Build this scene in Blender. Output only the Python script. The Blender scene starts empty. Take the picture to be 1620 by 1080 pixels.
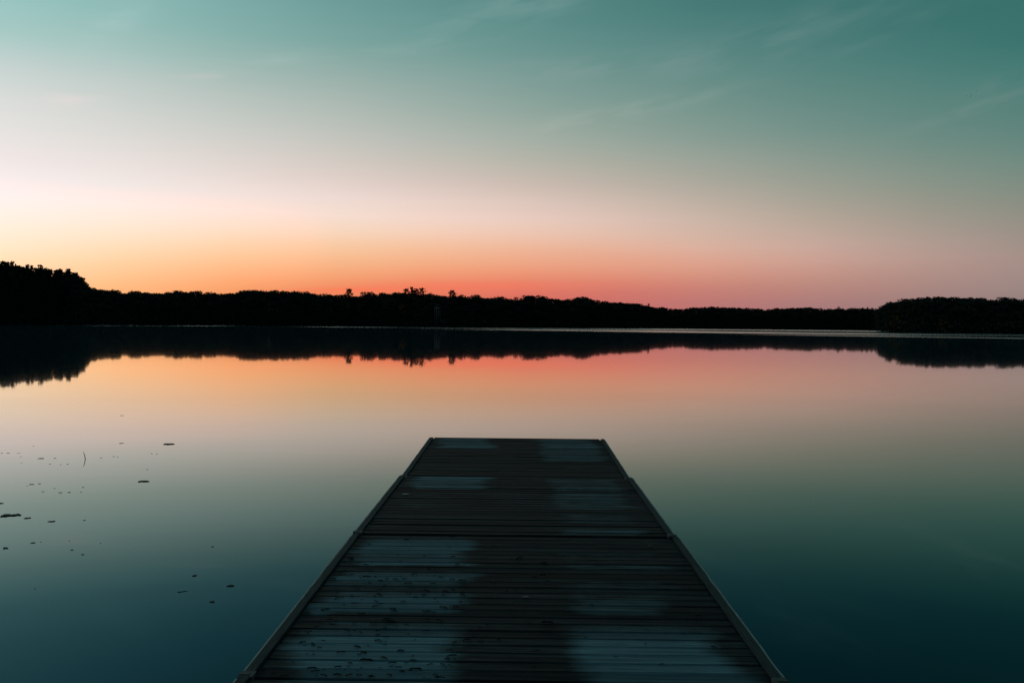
import bpy, math, random
import numpy as np
from mathutils import Matrix, Vector, noise as mnoise

S = bpy.context.scene
COL = S.collection
random.seed(11)
RNG = np.random.default_rng(11)
R = math.radians

# ------------------------------------------------------------------ camera
CAM_H = 1.85                      # lens height above the lake surface
F_PX = 1260.0                     # 28 mm on a 36 mm wide frame of 1620 pixels
YAW, PITCH, ROLL = R(0.55), R(1.173), R(0.5)
C_F = Vector((-math.sin(YAW) * math.cos(PITCH), math.cos(YAW) * math.cos(PITCH), -math.sin(PITCH)))
C_H = Vector((math.cos(YAW), math.sin(YAW), 0))
C_U0 = C_H.cross(C_F)
C_R = math.cos(ROLL) * C_H + math.sin(ROLL) * C_U0
C_U = -math.sin(ROLL) * C_H + math.cos(ROLL) * C_U0
cam = bpy.data.cameras.new('camera')
cam.lens, cam.sensor_width = 28.0, 36.0
cam.clip_start, cam.clip_end = 0.05, 20000
co = bpy.data.objects.new('camera', cam)
COL.objects.link(co)
M = Matrix((C_R, C_U, -C_F)).transposed().to_4x4()
M.translation = (0, 0, CAM_H)
co.matrix_world = M
S.camera = co


def ray(px, py):
    return (C_F + C_R * ((px - 810) / F_PX) - C_U * ((py - 540) / F_PX)).normalized()


def on_plane(px, py, z=0.0):
    d = ray(px, py)
    t = (z - CAM_H) / d.z
    return Vector((d.x * t, d.y * t, z))


def az_el(px, py):
    d = ray(px, py)
    return math.degrees(math.atan2(d.x, d.y)), math.degrees(math.asin(d.z))


# ------------------------------------------------------------------ render settings
S.render.engine = 'CYCLES'
S.view_settings.view_transform = 'Standard'
S.view_settings.look = 'None'
S.view_settings.exposure = 0.0
S.view_settings.gamma = 1.0
S.cycles.use_denoising = True
S.cycles.max_bounces = 6
S.cycles.diffuse_bounces = 2
S.cycles.glossy_bounces = 3

# ------------------------------------------------------------------ dusk sky
SKY = {30: "0 97C4C0 40 A3C9C4 80 BBCFCB 120 D0D8D6 160 DCDEDB 200 E5E3E0 240 EFE6E4 280 F6EEED 310 FBF5F2 340 FCF4E6 380 FCEED2 410 FBE4BA 450 FAD49C 480 F8C480",
       200: "0 88B7B4 60 99C1BB 120 BACAC5 160 CACFCB 200 D7D8D3 240 E4DED9 280 F1E6E1 320 FBF0E8 350 FCEBD8 380 FCE2C2 410 FCD3A2 440 FBC187 460 FAB678 480 F4A868",
       410: "0 76A4A2 50 7FAAA6 90 8CB0A8 120 A5B9B2 160 B7C2BC 200 C7CAC4 240 D8D0CA 280 E8D8D2 320 F9E6DF 350 FBE4D2 380 FCD6AE 410 FBC390 440 F9A873 456 F59A65 480 F08A58",
       810: "0 558882 50 62908C 100 6F9792 130 7F9F98 170 8CA59C 210 A0AEA4 250 B4B5A8 280 C6B7AC 310 DCC3B8 340 EDD0C6 365 F2CBB9 390 F2B899 420 F1A17C 440 F08768 455 E67060 480 D9675C",
       1210: "0 3C7370 50 4C7C79 100 58837F 130 5F8780 180 6F9087 220 7B958D 260 939D92 300 A2A395 340 B9AA9B 375 CAAFA1 400 D7AFA2 420 D3A090 445 C58E80 465 B98279 490 A9787A",
       1590: "0 38706C 50 36706B 100 437A74 130 4C7D77 160 547F79 200 5C837B 250 6D8A80 290 7D8C81 330 8B8E82 370 998F86 400 A39088 430 A18C86 460 9A8682 490 8C7B7A"}


def lin(c):
    c = np.asarray(c, float)
    return np.where(c <= .04045, c / 12.92, ((c + .055) / 1.055) ** 2.4)


def hexlin(s):
    return lin([int(s[i:i + 2], 16) / 255 for i in (0, 2, 4)])


SKX = sorted(SKY)
SKT = []
for k in SKX:
    w = SKY[k].split()
    SKT.append((np.array(w[::2], float), np.array([hexlin(c) for c in w[1::2]])))


def sky_raw(px, py):
    cols = np.array([[np.interp(py, ys, cs[:, i]) for i in range(3)] for ys, cs in SKT])
    px = min(max(px, -150), 1770)
    if px < SKX[0]:
        return cols[0] + (cols[0] - cols[1]) * (SKX[0] - px) / 170 * .5
    if px > SKX[-1]:
        return np.maximum(cols[-1] + (cols[-1] - cols[-2]) * (px - SKX[-1]) / 380 * .4, .01)
    return np.array([np.interp(px, SKX, cols[:, i]) for i in range(3)])


def sky_at(px, py):
    return np.mean([sky_raw(px + o, py + p) for o in (-150, -75, 0, 75, 150) for p in (-8, 0, 8)], axis=0)


def px_of(az, el):
    a, e = R(az), R(el)
    d = Vector((math.sin(a) * math.cos(e), math.cos(a) * math.cos(e), math.sin(e)))
    z = d.dot(C_F)
    return 810 + F_PX * d.dot(C_R) / z, 540 - F_PX * d.dot(C_U) / z


ZEN = np.array([.014, .066, .092])
ELS = [0, .6, 1.2, 1.8, 2.4, 3, 3.7, 4.5, 5.5, 6.5, 7.5, 8.7, 10, 11.5, 13, 15, 17, 19, 21, 23, 27, 33, 45, 65, 90]
COLUMNS = []                        # (azimuth, [colour per elevation])
for az in (-34, -27, -20, -13, -6.5, 0, 6.5, 13, 20, 27, 34):
    cs = []
    for el in ELS:
        px, py = px_of(az, min(el, 21.5))
        c = sky_at(px, max(py, 0))
        if el > 21.5:
            k = min((el - 21.5) / 55, 1) ** .6
            c = c * (1 - k) + ZEN * k
        if az <= -20:               # the glow is brighter than the picture's white on that side
            c = c * np.array([1 + .3 * min(max((c[0] - .91) / .09, 0), 1), 1, 1])
        cs.append(c)
    COLUMNS.append((az, cs))
L0, R0 = COLUMNS[0][1], COLUMNS[-1][1]
BACK = [np.array([.030, .055, .075]) * (1 - min(e / 70, 1)) + ZEN * .6 * min(e / 70, 1) for e in ELS]
COLUMNS.insert(0, (-60, [c * 1.0 for c in L0]))
COLUMNS.insert(0, (-100, [c * .35 + b * .5 for c, b in zip(L0, BACK)]))
COLUMNS.insert(0, (-180, BACK))
COLUMNS.append((80, [c * .5 + b * .5 for c, b in zip(R0, BACK)]))
COLUMNS.append((180, BACK))

world = bpy.data.worlds.new('World')
S.world = world
world.use_nodes = True
wn, wl = world.node_tree.nodes, world.node_tree.links
wn.clear()


def math_node(nt, op, a, b=None, c=None, clamp=False):
    n = nt.nodes.new('ShaderNodeMath')
    n.operation, n.use_clamp = op, clamp
    for i, v in enumerate((a, b, c)):
        if v is None:
            continue
        if isinstance(v, (int, float)):
            n.inputs[i].default_value = v
        else:
            nt.links.new(v, n.inputs[i])
    return n.outputs[0]


def mix_col(nt, fac, a, b, blend='MIX'):
    n = nt.nodes.new('ShaderNodeMix')
    n.data_type, n.blend_type = 'RGBA', blend
    n.clamp_factor = True
    for sock, v in ((n.inputs[0], fac), (n.inputs[6], a), (n.inputs[7], b)):
        if isinstance(v, (int, float)):
            sock.default_value = v
        elif isinstance(v, (tuple, list)):
            sock.default_value = tuple(v) + ((1,) if len(v) == 3 else ())
        else:
            nt.links.new(v, sock)
    return n.outputs[2]


wt = world.node_tree
geo = wn.new('ShaderNodeTexCoord')
sep = wn.new('ShaderNodeSeparateXYZ')
wl.new(geo.outputs['Generated'], sep.inputs[0])
AZ = math_node(wt, 'MULTIPLY', math_node(wt, 'ARCTAN2', sep.outputs[0], sep.outputs[1]), 180 / math.pi)
EL = math_node(wt, 'MULTIPLY', math_node(wt, 'ARCSINE', sep.outputs[2]), 180 / math.pi)
ELT = math_node(wt, 'POWER', math_node(wt, 'MAXIMUM', math_node(wt, 'DIVIDE', EL, 90.0), 0.0), .5)


def sky_ramp(cs):
    n = wn.new('ShaderNodeValToRGB')
    cr = n.color_ramp
    cr.interpolation = 'LINEAR'
    while len(cr.elements) < len(ELS):
        cr.elements.new(.5)
    for i, (e, c) in enumerate(zip(ELS, cs)):
        cr.elements[i].position = (e / 90) ** .5
    for i, (e, c) in enumerate(zip(ELS, cs)):
        cr.elements[i].color = (float(c[0]), float(c[1]), float(c[2]), 1)
    wl.new(ELT, n.inputs[0])
    return n.outputs[0]


cur = sky_ramp(COLUMNS[0][1])
for (a0, c0), (a1, c1) in zip(COLUMNS, COLUMNS[1:]):
    f = math_node(wt, 'DIVIDE', math_node(wt, 'SUBTRACT', AZ, float(a0)), float(a1 - a0), clamp=True)
    cur = mix_col(wt, f, cur, sky_ramp(c1))

# thin cirrus streaks and the red layer low over the trees, placed by direction
cn = wn.new('ShaderNodeTexNoise')
cn.inputs['Scale'].default_value = 1.0
cn.inputs['Detail'].default_value = 5.0
cmb = wn.new('ShaderNodeCombineXYZ')
wl.new(math_node(wt, 'MULTIPLY', AZ, .22), cmb.inputs[0])
wl.new(math_node(wt, 'ADD', math_node(wt, 'MULTIPLY', EL, .95), math_node(wt, 'MULTIPLY', AZ, -.18)), cmb.inputs[1])
wl.new(cmb.outputs[0], cn.inputs['Vector'])
CIRR = math_node(wt, 'MULTIPLY', math_node(wt, 'SUBTRACT', cn.outputs[0], .38), 2.6, clamp=True)
# (centre px, centre py, tilt deg, half length deg, half width deg, colour, strength)
STREAKS = [
    (720, 62, 13, 6.5, .45, (.42, .52, .50), .22), (830, 8, 13, 7.0, .9, (.30, .44, .43), .35),
    (1010, 172, 8, 5.5, .5, (.40, .46, .42), .32), (890, 195, 9, 3.2, .5, (.45, .50, .45), .28),
    (1545, 172, 12, 4.2, .42, (.21, .30, .26), .55), (1590, 128, 10, 2.5, .35, (.20, .28, .25), .40),
    (1250, 45, 12, 7.0, 1.3, (.16, .27, .26), .32), (1080, 100, 8, 9.0, 1.2, (.17, .29, .28), .40),
    (100, 155, 6, 2.0, .45, (.86, .72, .70), .55), (320, 122, 9, 2.6, .22, (.66, .60, .58), .38),
    (420, 95, 10, 5.0, .35, (.60, .66, .62), .15), (1180, 88, 16, 3.5, .3, (.20, .32, .30), .45), (1380, 60, 14, 4.5, .4, (.15, .27, .25), .3),
    (190, 30, 38, 3.6, .8, (.50, .66, .63), .30), (900, 112, 2, 7.5, .7, (.27, .36, .36), .40),
    (560, 459, 1.5, 4.0, .22, (1.0, .20, .09), .60), (720, 454, 1.0, 7.0, .34, (.95, .19, .11), .50),
    (1000, 412, -4, 8.0, .8, (.80, .34, .22), .15),
]
for px, py, tilt, hl, hw, colr, stg in STREAKS:
    a0, e0 = az_el(px, py)
    ca, sa = math.cos(R(tilt)), math.sin(R(tilt))
    da = math_node(wt, 'SUBTRACT', AZ, a0)
    de = math_node(wt, 'SUBTRACT', EL, e0)
    u = math_node(wt, 'DIVIDE', math_node(wt, 'ADD', math_node(wt, 'MULTIPLY', da, ca), math_node(wt, 'MULTIPLY', de, sa)), hl)
    v = math_node(wt, 'DIVIDE', math_node(wt, 'SUBTRACT', math_node(wt, 'MULTIPLY', de, ca), math_node(wt, 'MULTIPLY', da, sa)), hw)
    q = math_node(wt, 'ADD', math_node(wt, 'MULTIPLY', u, u), math_node(wt, 'MULTIPLY', v, v))
    g = math_node(wt, 'POWER', 2.71828, math_node(wt, 'MULTIPLY', q, -1.0))
    g = math_node(wt, 'MULTIPLY', g, min(stg * 1.15, .95) if py < 350 else stg)
    if py < 350:
        g = math_node(wt, 'MULTIPLY', g, CIRR)
    cur = mix_col(wt, g, cur, colr)
bg = wn.new('ShaderNodeBackground')
wl.new(cur, bg.inputs[0])
bg.inputs[1].default_value = 1.0
wo = wn.new('ShaderNodeOutputWorld')
wl.new(bg.outputs[0], wo.inputs[0])


# ------------------------------------------------------------------ helpers
def tag(o, label=None, cat=None, group=None, kind=None):
    if label:
        o['label'] = label
    if cat:
        o['category'] = cat
    if group:
        o['group'] = group
    if kind:
        o['kind'] = kind
    return o


def empty(name, loc, rz=0.0):
    o = bpy.data.objects.new(name, None)
    o.empty_display_size = .3
    COL.objects.link(o)
    o.location = loc
    o.rotation_euler = (0, 0, rz)
    return o


def mesh_data(name, verts, faces, mat, smooth=False):
    me = bpy.data.meshes.new(name)
    me.from_pydata([tuple(v) for v in verts], [], faces)
    me.materials.append(mat)
    if smooth:
        me.polygons.foreach_set('use_smooth', [True] * len(me.polygons))
    me.update()
    return me


def obj(name, me, parent=None):
    o = bpy.data.objects.new(name, me)
    COL.objects.link(o)
    if parent:
        o.parent = parent
    return o


def quads_mesh(name, v, tint, mat):
    """v: (n,4,3) array of quads; tint: (n,) one value per quad."""
    n = len(v)
    me = bpy.data.meshes.new(name)
    me.vertices.add(n * 4)
    me.vertices.foreach_set('co', v.reshape(-1).astype(np.float32))
    me.loops.add(n * 4)
    me.loops.foreach_set('vertex_index', np.arange(n * 4, dtype=np.int32))
    me.polygons.add(n)
    me.polygons.foreach_set('loop_start', np.arange(0, n * 4, 4, dtype=np.int32))
    at = me.attributes.new('tint', 'FLOAT', 'FACE')
    at.data.foreach_set('value', tint.astype(np.float32))
    me.materials.append(mat)
    me.update()
    me.validate()
    return me


def new_mat(name):
    m = bpy.data.materials.new(name)
    m.use_nodes = True
    nt = m.node_tree
    b = nt.nodes['Principled BSDF']
    return m, nt, b


def simple_mat(name, col, rough=.8, spec=.3, var=.3, scale=8.0, stretch=(1, 1, 1)):
    m, nt, b = new_mat(name)
    tc = nt.nodes.new('ShaderNodeTexCoord')
    mp = nt.nodes.new('ShaderNodeMapping')
    mp.inputs['Scale'].default_value = stretch
    nt.links.new(tc.outputs['Object'], mp.inputs[0])
    nz = nt.nodes.new('ShaderNodeTexNoise')
    nz.inputs['Scale'].default_value = scale
    nz.inputs['Detail'].default_value = 6
    nt.links.new(mp.outputs[0], nz.inputs['Vector'])
    lo = tuple(c * (1 - var) for c in col)
    hi = tuple(min(c * (1 + var), 1) for c in col)
    nt.links.new(mix_col(nt, nz.outputs[0], lo, hi), b.inputs['Base Color'])
    b.inputs['Roughness'].default_value = rough
    b.inputs['Specular IOR Level'].default_value = spec
    bp = nt.nodes.new('ShaderNodeBump')
    bp.inputs['Strength'].default_value = .25
    bp.inputs['Distance'].default_value = .01
    nt.links.new(nz.outputs[0], bp.inputs['Height'])
    nt.links.new(bp.outputs[0], b.inputs['Normal'])
    return m


def leaf_mat(name, dark, light):
    m, nt, b = new_mat(name)
    a = nt.nodes.new('ShaderNodeAttribute')
    a.attribute_name = 'tint'
    nt.links.new(mix_col(nt, a.outputs['Fac'], dark, light), b.inputs['Base Color'])
    b.inputs['Roughness'].default_value = .9
    b.inputs['Specular IOR Level'].default_value = .05
    return m


# ------------------------------------------------------------------ materials
M_LEAF = leaf_mat('foliage', (.012, .030, .027), (.034, .048, .036))
M_PINE = leaf_mat('needles', (.011, .029, .027), (.024, .042, .034))
M_RUST = leaf_mat('autumn foliage', (.11, .045, .016), (.20, .095, .03))
M_GOLD = leaf_mat('yellow foliage', (.07, .05, .012), (.13, .09, .022))
M_BARK = simple_mat('bark', (.045, .036, .03), .95, .1, .4, 3.0, (1, 1, .2))
M_BIRCH = simple_mat('birch bark', (.5, .48, .44), .9, .1, .4, 3.0, (1, 1, .6))
M_EARTH = simple_mat('earth', (.03, .032, .022), 1.0, .05, .5, .15)
M_PALE = simple_mat('painted boards', (.26, .30, .32), .8, .1, .25, 2.0)
M_ROOF = simple_mat('roof shingle', (.07, .065, .06), .9, .1, .3, 3.0)
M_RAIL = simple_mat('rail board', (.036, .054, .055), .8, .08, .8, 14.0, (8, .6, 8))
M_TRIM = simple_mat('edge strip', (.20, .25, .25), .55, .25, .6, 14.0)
M_FRAME = simple_mat('frame timber', (.05, .045, .04), .9, .15, .4, 6.0)
M_METAL = simple_mat('galvanised bracket', (.06, .075, .075), .7, .2, .3, 20.0)
M_FLOAT = simple_mat('float plastic', (.03, .03, .035), .5, .3, .2, 5.0)
M_DEAD = simple_mat('dead leaf', (.022, .018, .014), .8, .2, .5, 40.0)
M_WET = simple_mat('floating leaf', (.010, .016, .014), .7, .15, .4, 25.0)
M_CHIP = simple_mat('pale chip', (.75, .72, .66), .7, .2, .15, 30.0)
M_PALELEAF = simple_mat('faded leaf', (.34, .33, .27), .8, .2, .3, 30.0)
M_BIRD = simple_mat('dark feathers', (.03, .03, .03), .9, .1, .3, 10.0)

# deck boards: dark wet timber with paler dry patches (attribute 'frost' holds where the dry patches lie)
M_DECK, nt, b = new_mat('deck boards')
tc = nt.nodes.new('ShaderNodeTexCoord')


def tex(scale, stretch, detail=6.0, rough=.6):
    mp = nt.nodes.new('ShaderNodeMapping')
    mp.inputs['Scale'].default_value = stretch
    nt.links.new(tc.outputs['Object'], mp.inputs[0])
    nz = nt.nodes.new('ShaderNodeTexNoise')
    nz.inputs['Scale'].default_value = scale
    nz.inputs['Detail'].default_value = detail
    nz.inputs['Roughness'].default_value = rough
    nt.links.new(mp.outputs[0], nz.inputs['Vector'])
    return nz.outputs[0]


grain = tex(1.0, (2.2, 75, 20))
broad = tex(1.0, (1.1, 3.0, 1), 4.0)
fine = tex(1.0, (12, 240, 60), 4.0)
blot = tex(1.0, (7.0, 16.0, 5), 5.0)
at = nt.nodes.new('ShaderNodeAttribute')
at.attribute_name = 'frost'
ab = nt.nodes.new('ShaderNodeAttribute')
ab.attribute_name = 'board'
base = mix_col(nt, math_node(nt, 'MULTIPLY', math_node(nt, 'SUBTRACT', grain, .25), 1.9, clamp=True), (.0018, .0046, .0056), (.046, .066, .072))
base = mix_col(nt, .6, base, mix_col(nt, broad, (.03, .03, .03), (.62, .60, .58)), 'OVERLAY')
base = mix_col(nt, .75, base, mix_col(nt, ab.outputs['Fac'], (.35, .36, .37), (1.25, 1.2, 1.15)), 'MULTIPLY')
pale = mix_col(nt, grain, (.045, .115, .138), (.190, .320, .360))
pale = mix_col(nt, .7, pale, mix_col(nt, ab.outputs['Fac'], (.42, .43, .44), (1.22, 1.22, 1.22)), 'MULTIPLY')
mid = math_node(nt, 'MULTIPLY', math_node(nt, 'SUBTRACT', tex(1.0, (1.2, 34, 8), 3.0, .7), .30), 2.5, clamp=True)
base = mix_col(nt, .9, base, mix_col(nt, mid, (.28, .30, .31), (1.95, 1.9, 1.85)), 'MULTIPLY')
pale = mix_col(nt, .8, pale, mix_col(nt, mid, (.60, .62, .63), (1.50, 1.46, 1.44)), 'MULTIPLY')
# the dry patches fray along the grain and fade board by board
streak = tex(1.0, (3.2, 95, 30), 5.0, .65)
fr = math_node(nt, 'ADD', math_node(nt, 'MULTIPLY', at.outputs['Fac'], 1.55), math_node(nt, 'MULTIPLY', math_node(nt, 'SUBTRACT', streak, .5), 1.15))
fr = math_node(nt, 'ADD', fr, math_node(nt, 'MULTIPLY', math_node(nt, 'SUBTRACT', blot, .5), .9))
fr = math_node(nt, 'SUBTRACT', fr, .16, clamp=True)
fr = math_node(nt, 'MULTIPLY', fr, math_node(nt, 'GREATER_THAN', at.outputs['Fac'], .012), clamp=True)
fr = math_node(nt, 'MULTIPLY', fr, math_node(nt, 'ADD', math_node(nt, 'MULTIPLY', fine, .7), .5), clamp=True)
nt.links.new(mix_col(nt, fr, base, pale), b.inputs['Base Color'])
b.inputs['Roughness'].default_value = .72
b.inputs['Specular IOR Level'].default_value = .05
bp = nt.nodes.new('ShaderNodeBump')
bp.inputs['Strength'].default_value = .6
bp.inputs['Distance'].default_value = .004
nt.links.new(math_node(nt, 'ADD', grain, math_node(nt, 'MULTIPLY', fine, .5)), bp.inputs['Height'])
nt.links.new(bp.outputs[0], b.inputs['Normal'])

# lake water: mirror whose reflectance falls off with angle, over a dark body; ruffled strips far out
M_WATER = bpy.data.materials.new('lake water')
M_WATER.use_nodes = True
nt = M_WATER.node_tree
nt.nodes.clear()
gm = nt.nodes.new('ShaderNodeNewGeometry')
dt = nt.nodes.new('ShaderNodeVectorMath')
dt.operation = 'DOT_PRODUCT'
nt.links.new(gm.outputs['Incoming'], dt.inputs[0])
nt.links.new(gm.outputs['True Normal'], dt.inputs[1])
cosn = math_node(nt, 'ABSOLUTE', dt.outputs['Value'])
ANG = [0, 3, 5, 7, 9, 11, 13, 15, 17, 19, 21, 24, 35, 60, 90]
RR = [1, .87, .635, .495, .390, .250, .178, .106, .058, .040, .028, .020, .018, .018, .018]
RG = [1, .88, .645, .515, .425, .325, .250, .170, .114, .087, .068, .055, .035, .022, .02]
RB = [1, .83, .605, .495, .398, .300, .240, .174, .136, .110, .090, .075, .045, .024, .02]
rp = nt.nodes.new('ShaderNodeValToRGB')
while len(rp.color_ramp.elements) < len(ANG):
    rp.color_ramp.elements.new(.5)
for i, a in enumerate(ANG):
    rp.color_ramp.elements[i].position = math.sin(R(a))
for i in range(len(ANG)):
    rp.color_ramp.elements[i].color = (RR[i], RG[i], RB[i], 1)
nt.links.new(cosn, rp.inputs[0])
sp = nt.nodes.new('ShaderNodeSeparateXYZ')
nt.links.new(gm.outputs['Position'], sp.inputs[0])
wz = nt.nodes.new('ShaderNodeTexNoise')
wz.inputs['Scale'].default_value = 1.0
wz.inputs['Detail'].default_value = 4.0
wm = nt.nodes.new('ShaderNodeMapping')
wm.inputs['Scale'].default_value = (.010, .06, 1)
nt.links.new(gm.outputs['Position'], wm.inputs[0])
nt.links.new(wm.outputs[0], wz.inputs['Vector'])
patch = math_node(nt, 'MULTIPLY', math_node(nt, 'SUBTRACT', wz.outputs[0], .24), 3.2, clamp=True)
mask = None
# (px, py of the strip's centre on the water, half length in px, half depth in px)
RUFFLE = [(-20, 513.4, 120, .5, 1.0), (170, 515.0, 90, .45, .8), (330, 515.3, 120, .45, .8), (560, 517.3, 110, .35, .6), (700, 518.9, 60, .3, .4),
          (900, 520.3, 150, .4, .8), (1060, 520.7, 230, .55, 1.0), (1030, 523.6, 190, .6, 1.0), (1250, 522.1, 170, .45, 1.0), (1220, 526.4, 170, .8, 1.0), (1330, 530.6, 90, .5, .7),
          (1560, 529.2, 170, .5, .5), (1440, 527.6, 90, .5, .4), (1550, 534.2, 150, .45, .75)]
for px, py, hx, hy, stg in RUFFLE:
    c = on_plane(px, py)
    n_, f_ = on_plane(px, py + hy), on_plane(px, py - hy)
    ry = max((f_ - n_).length * .5, 4)
    l_, r_ = on_plane(px - hx, py), on_plane(px + hx, py)
    rx = abs(r_.x - l_.x) * .5
    k = (r_.y - l_.y) / (r_.x - l_.x) * 0 + math.tan(0)
    dx = math_node(nt, 'DIVIDE', math_node(nt, 'SUBTRACT', sp.outputs[0], c.x), rx)
    # the strips lie along the shore, square to the line of sight
    dist = math_node(nt, 'SQRT', math_node(nt, 'ADD', math_node(nt, 'MULTIPLY', sp.outputs[0], sp.outputs[0]),
                                           math_node(nt, 'MULTIPLY', sp.outputs[1], sp.outputs[1])))
    dy = math_node(nt, 'DIVIDE', math_node(nt, 'SUBTRACT', dist, c.length), ry)
    q = math_node(nt, 'ADD', math_node(nt, 'POWER', math_node(nt, 'ABSOLUTE', dx), 4.0), math_node(nt, 'MULTIPLY', dy, dy))
    g = math_node(nt, 'MULTIPLY', math_node(nt, 'POWER', 2.71828, math_node(nt, 'MULTIPLY', q, -1.0)), stg)
    mask = g if mask is None else math_node(nt, 'MAXIMUM', mask, g)
mask = math_node(nt, 'MULTIPLY', mask, patch, clamp=True)
g1 = nt.nodes.new('ShaderNodeBsdfGlossy')
g1.inputs['Roughness'].default_value = .024
g2 = nt.nodes.new('ShaderNodeBsdfGlossy')
g2.inputs['Roughness'].default_value = .22
# faint swell
bz = nt.nodes.new('ShaderNodeTexNoise')
bz.inputs['Scale'].default_value = 1.0
bz.inputs['Detail'].default_value = 3.0
bm = nt.nodes.new('ShaderNodeMapping')
bm.inputs['Scale'].default_value = (.35, 1.1, 1)
nt.links.new(gm.outputs['Position'], bm.inputs[0])
nt.links.new(bm.outputs[0], bz.inputs['Vector'])
bp = nt.nodes.new('ShaderNodeBump')
bp.inputs['Strength'].default_value = 1.0
bp.inputs['Distance'].default_value = .0007
nt.links.new(bz.outputs[0], bp.inputs['Height'])
nt.links.new(bp.outputs[0], g1.inputs['Normal'])
nt.links.new(rp.outputs[0], g1.inputs['Color'])
nt.links.new(rp.outputs[0], g2.inputs['Color'])
mx = nt.nodes.new('ShaderNodeMixShader')
nt.links.new(mask, mx.inputs[0])
nt.links.new(g1.outputs[0], mx.inputs[1])
nt.links.new(g2.outputs[0], mx.inputs[2])
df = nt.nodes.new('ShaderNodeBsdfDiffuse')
# body colour painted paler left of the dock to imitate a stronger sky reflection
refl_lift = math_node(nt, 'MULTIPLY', math_node(nt, 'SUBTRACT', -1.8, sp.outputs[0]), .12, clamp=True)
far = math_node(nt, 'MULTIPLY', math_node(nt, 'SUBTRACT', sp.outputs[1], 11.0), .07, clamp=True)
refl_lift = math_node(nt, 'MULTIPLY', refl_lift, math_node(nt, 'SUBTRACT', 1.0, far))
nt.links.new(mix_col(nt, refl_lift, (.0015, .012, .016), (.300, .270, .170)), df.inputs['Color'])
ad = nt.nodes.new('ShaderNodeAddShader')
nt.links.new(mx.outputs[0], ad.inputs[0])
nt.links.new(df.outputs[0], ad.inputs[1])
out = nt.nodes.new('ShaderNodeOutputMaterial')
nt.links.new(ad.outputs[0], out.inputs[0])

# ------------------------------------------------------------------ water and land
N = 96
wv = [(0, 0, 0)]
wf = []
for r in (30, 120, 500, 1500, 7000):
    for i in range(N):
        a = 2 * math.pi * i / N
        wv.append((r * math.sin(a), r * math.cos(a), 0))
for i in range(N):
    wf.append((0, 1 + (i + 1) % N, 1 + i))
for k in range(4):
    for i in range(N):
        a, c = 1 + k * N, 1 + (k + 1) * N
        wf.append((a + i, a + (i + 1) % N, c + (i + 1) % N, c + i))
water = obj('lake_water', mesh_data('lake_water', wv, wf, M_WATER))
tag(water, 'still lake water mirroring the pink and orange dusk sky', 'water', kind='structure')

SHORE_PX = [(-700, 330), (-300, 390), (0, 424), (120, 432), (150, 470), (230, 540), (300, 570), (560, 583), (640, 545), (700, 520),
            (800, 545), (900, 583), (990, 640), (1035, 740), (1100, 840), (1250, 910), (1378, 950), (1390, 930), (1396, 500),
            (1402, 452), (1450, 436), (1620, 440), (1900, 430), (2400, 400)]
SHORE_AZ = [(az_el(x, 514)[0], d) for x, d in SHORE_PX]
SHORE_AZ = [(-180, 10), (-165, 11), (-140, 16), (-110, 60), (-80, 200), (-60, 290)] + \
           [s for s in SHORE_AZ if -58 < s[0] < 58] + [(62, 350), (80, 210), (110, 60), (140, 16), (165, 11), (180, 10)]
SA, SD = np.array([s[0] for s in SHORE_AZ]), np.array([s[1] for s in SHORE_AZ])


def shore(az):
    return float(np.interp(az, SA, SD))


OFFS = [(-8, -1.2), (-1, -.15), (.8, .12), (4, .6), (10, 1.6), (22, 4.2), (45, 8.5), (75, 11), (110, 15), (180, 19), (900, 20), (6500, 20)]


def ground_z(off):
    return float(np.interp(off, [o for o, _ in OFFS], [z for _, z in OFFS]))


lv, lf = [], []
azs = sorted(set(list(np.arange(-180, 180, .6)) + [s[0] for s in SHORE_AZ if -179 < s[0] < 179]))
for az in azs:
    d0 = shore(az)
    for off, z in OFFS:
        wob = 1.6 * mnoise.noise(Vector((az * 1.7, off * .02, 3))) if d0 > 100 else 0
        bump = mnoise.noise(Vector((az * .3, off * .01, 9))) * z * .25 if off > 4 else 0
        lv.append(((d0 + off + wob) * math.sin(R(az)), (d0 + off + wob) * math.cos(R(az)), z + bump))
m_ = len(OFFS)
for i in range(len(azs)):
    j = (i + 1) % len(azs)
    for k in range(m_ - 1):
        lf.append((i * m_ + k, i * m_ + k + 1, j * m_ + k + 1, j * m_ + k))
land = obj('shore_ground', mesh_data('shore_ground', lv, lf, M_EARTH, True))
tag(land, 'dark wooded ground round the far shore of the lake', 'ground', kind='structure')


# ------------------------------------------------------------------ trees
def rand_quads(cent, size, flat=0.0):
    """Leaf-clump quads of random facing round the centres (n,3)."""
    n = len(cent)
    a = RNG.normal(size=(n, 3))
    a /= np.linalg.norm(a, axis=1)[:, None]
    b = RNG.normal(size=(n, 3))
    b[:, 2] *= 1 - flat
    b -= a * np.sum(a * b, axis=1)[:, None]
    b /= np.linalg.norm(b, axis=1)[:, None]
    s = size * RNG.uniform(.6, 1.35, n)
    s2 = s * RNG.uniform(.5, 1.0, n)
    p, q = a * s[:, None] * .5, b * s2[:, None] * .5
    j = lambda: RNG.normal(size=(n, 3)) * s[:, None] * .10
    return np.stack([cent - p - q + j(), cent + p - q + j(), cent + p + q + j(), cent - p + q + j()], axis=1)


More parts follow.
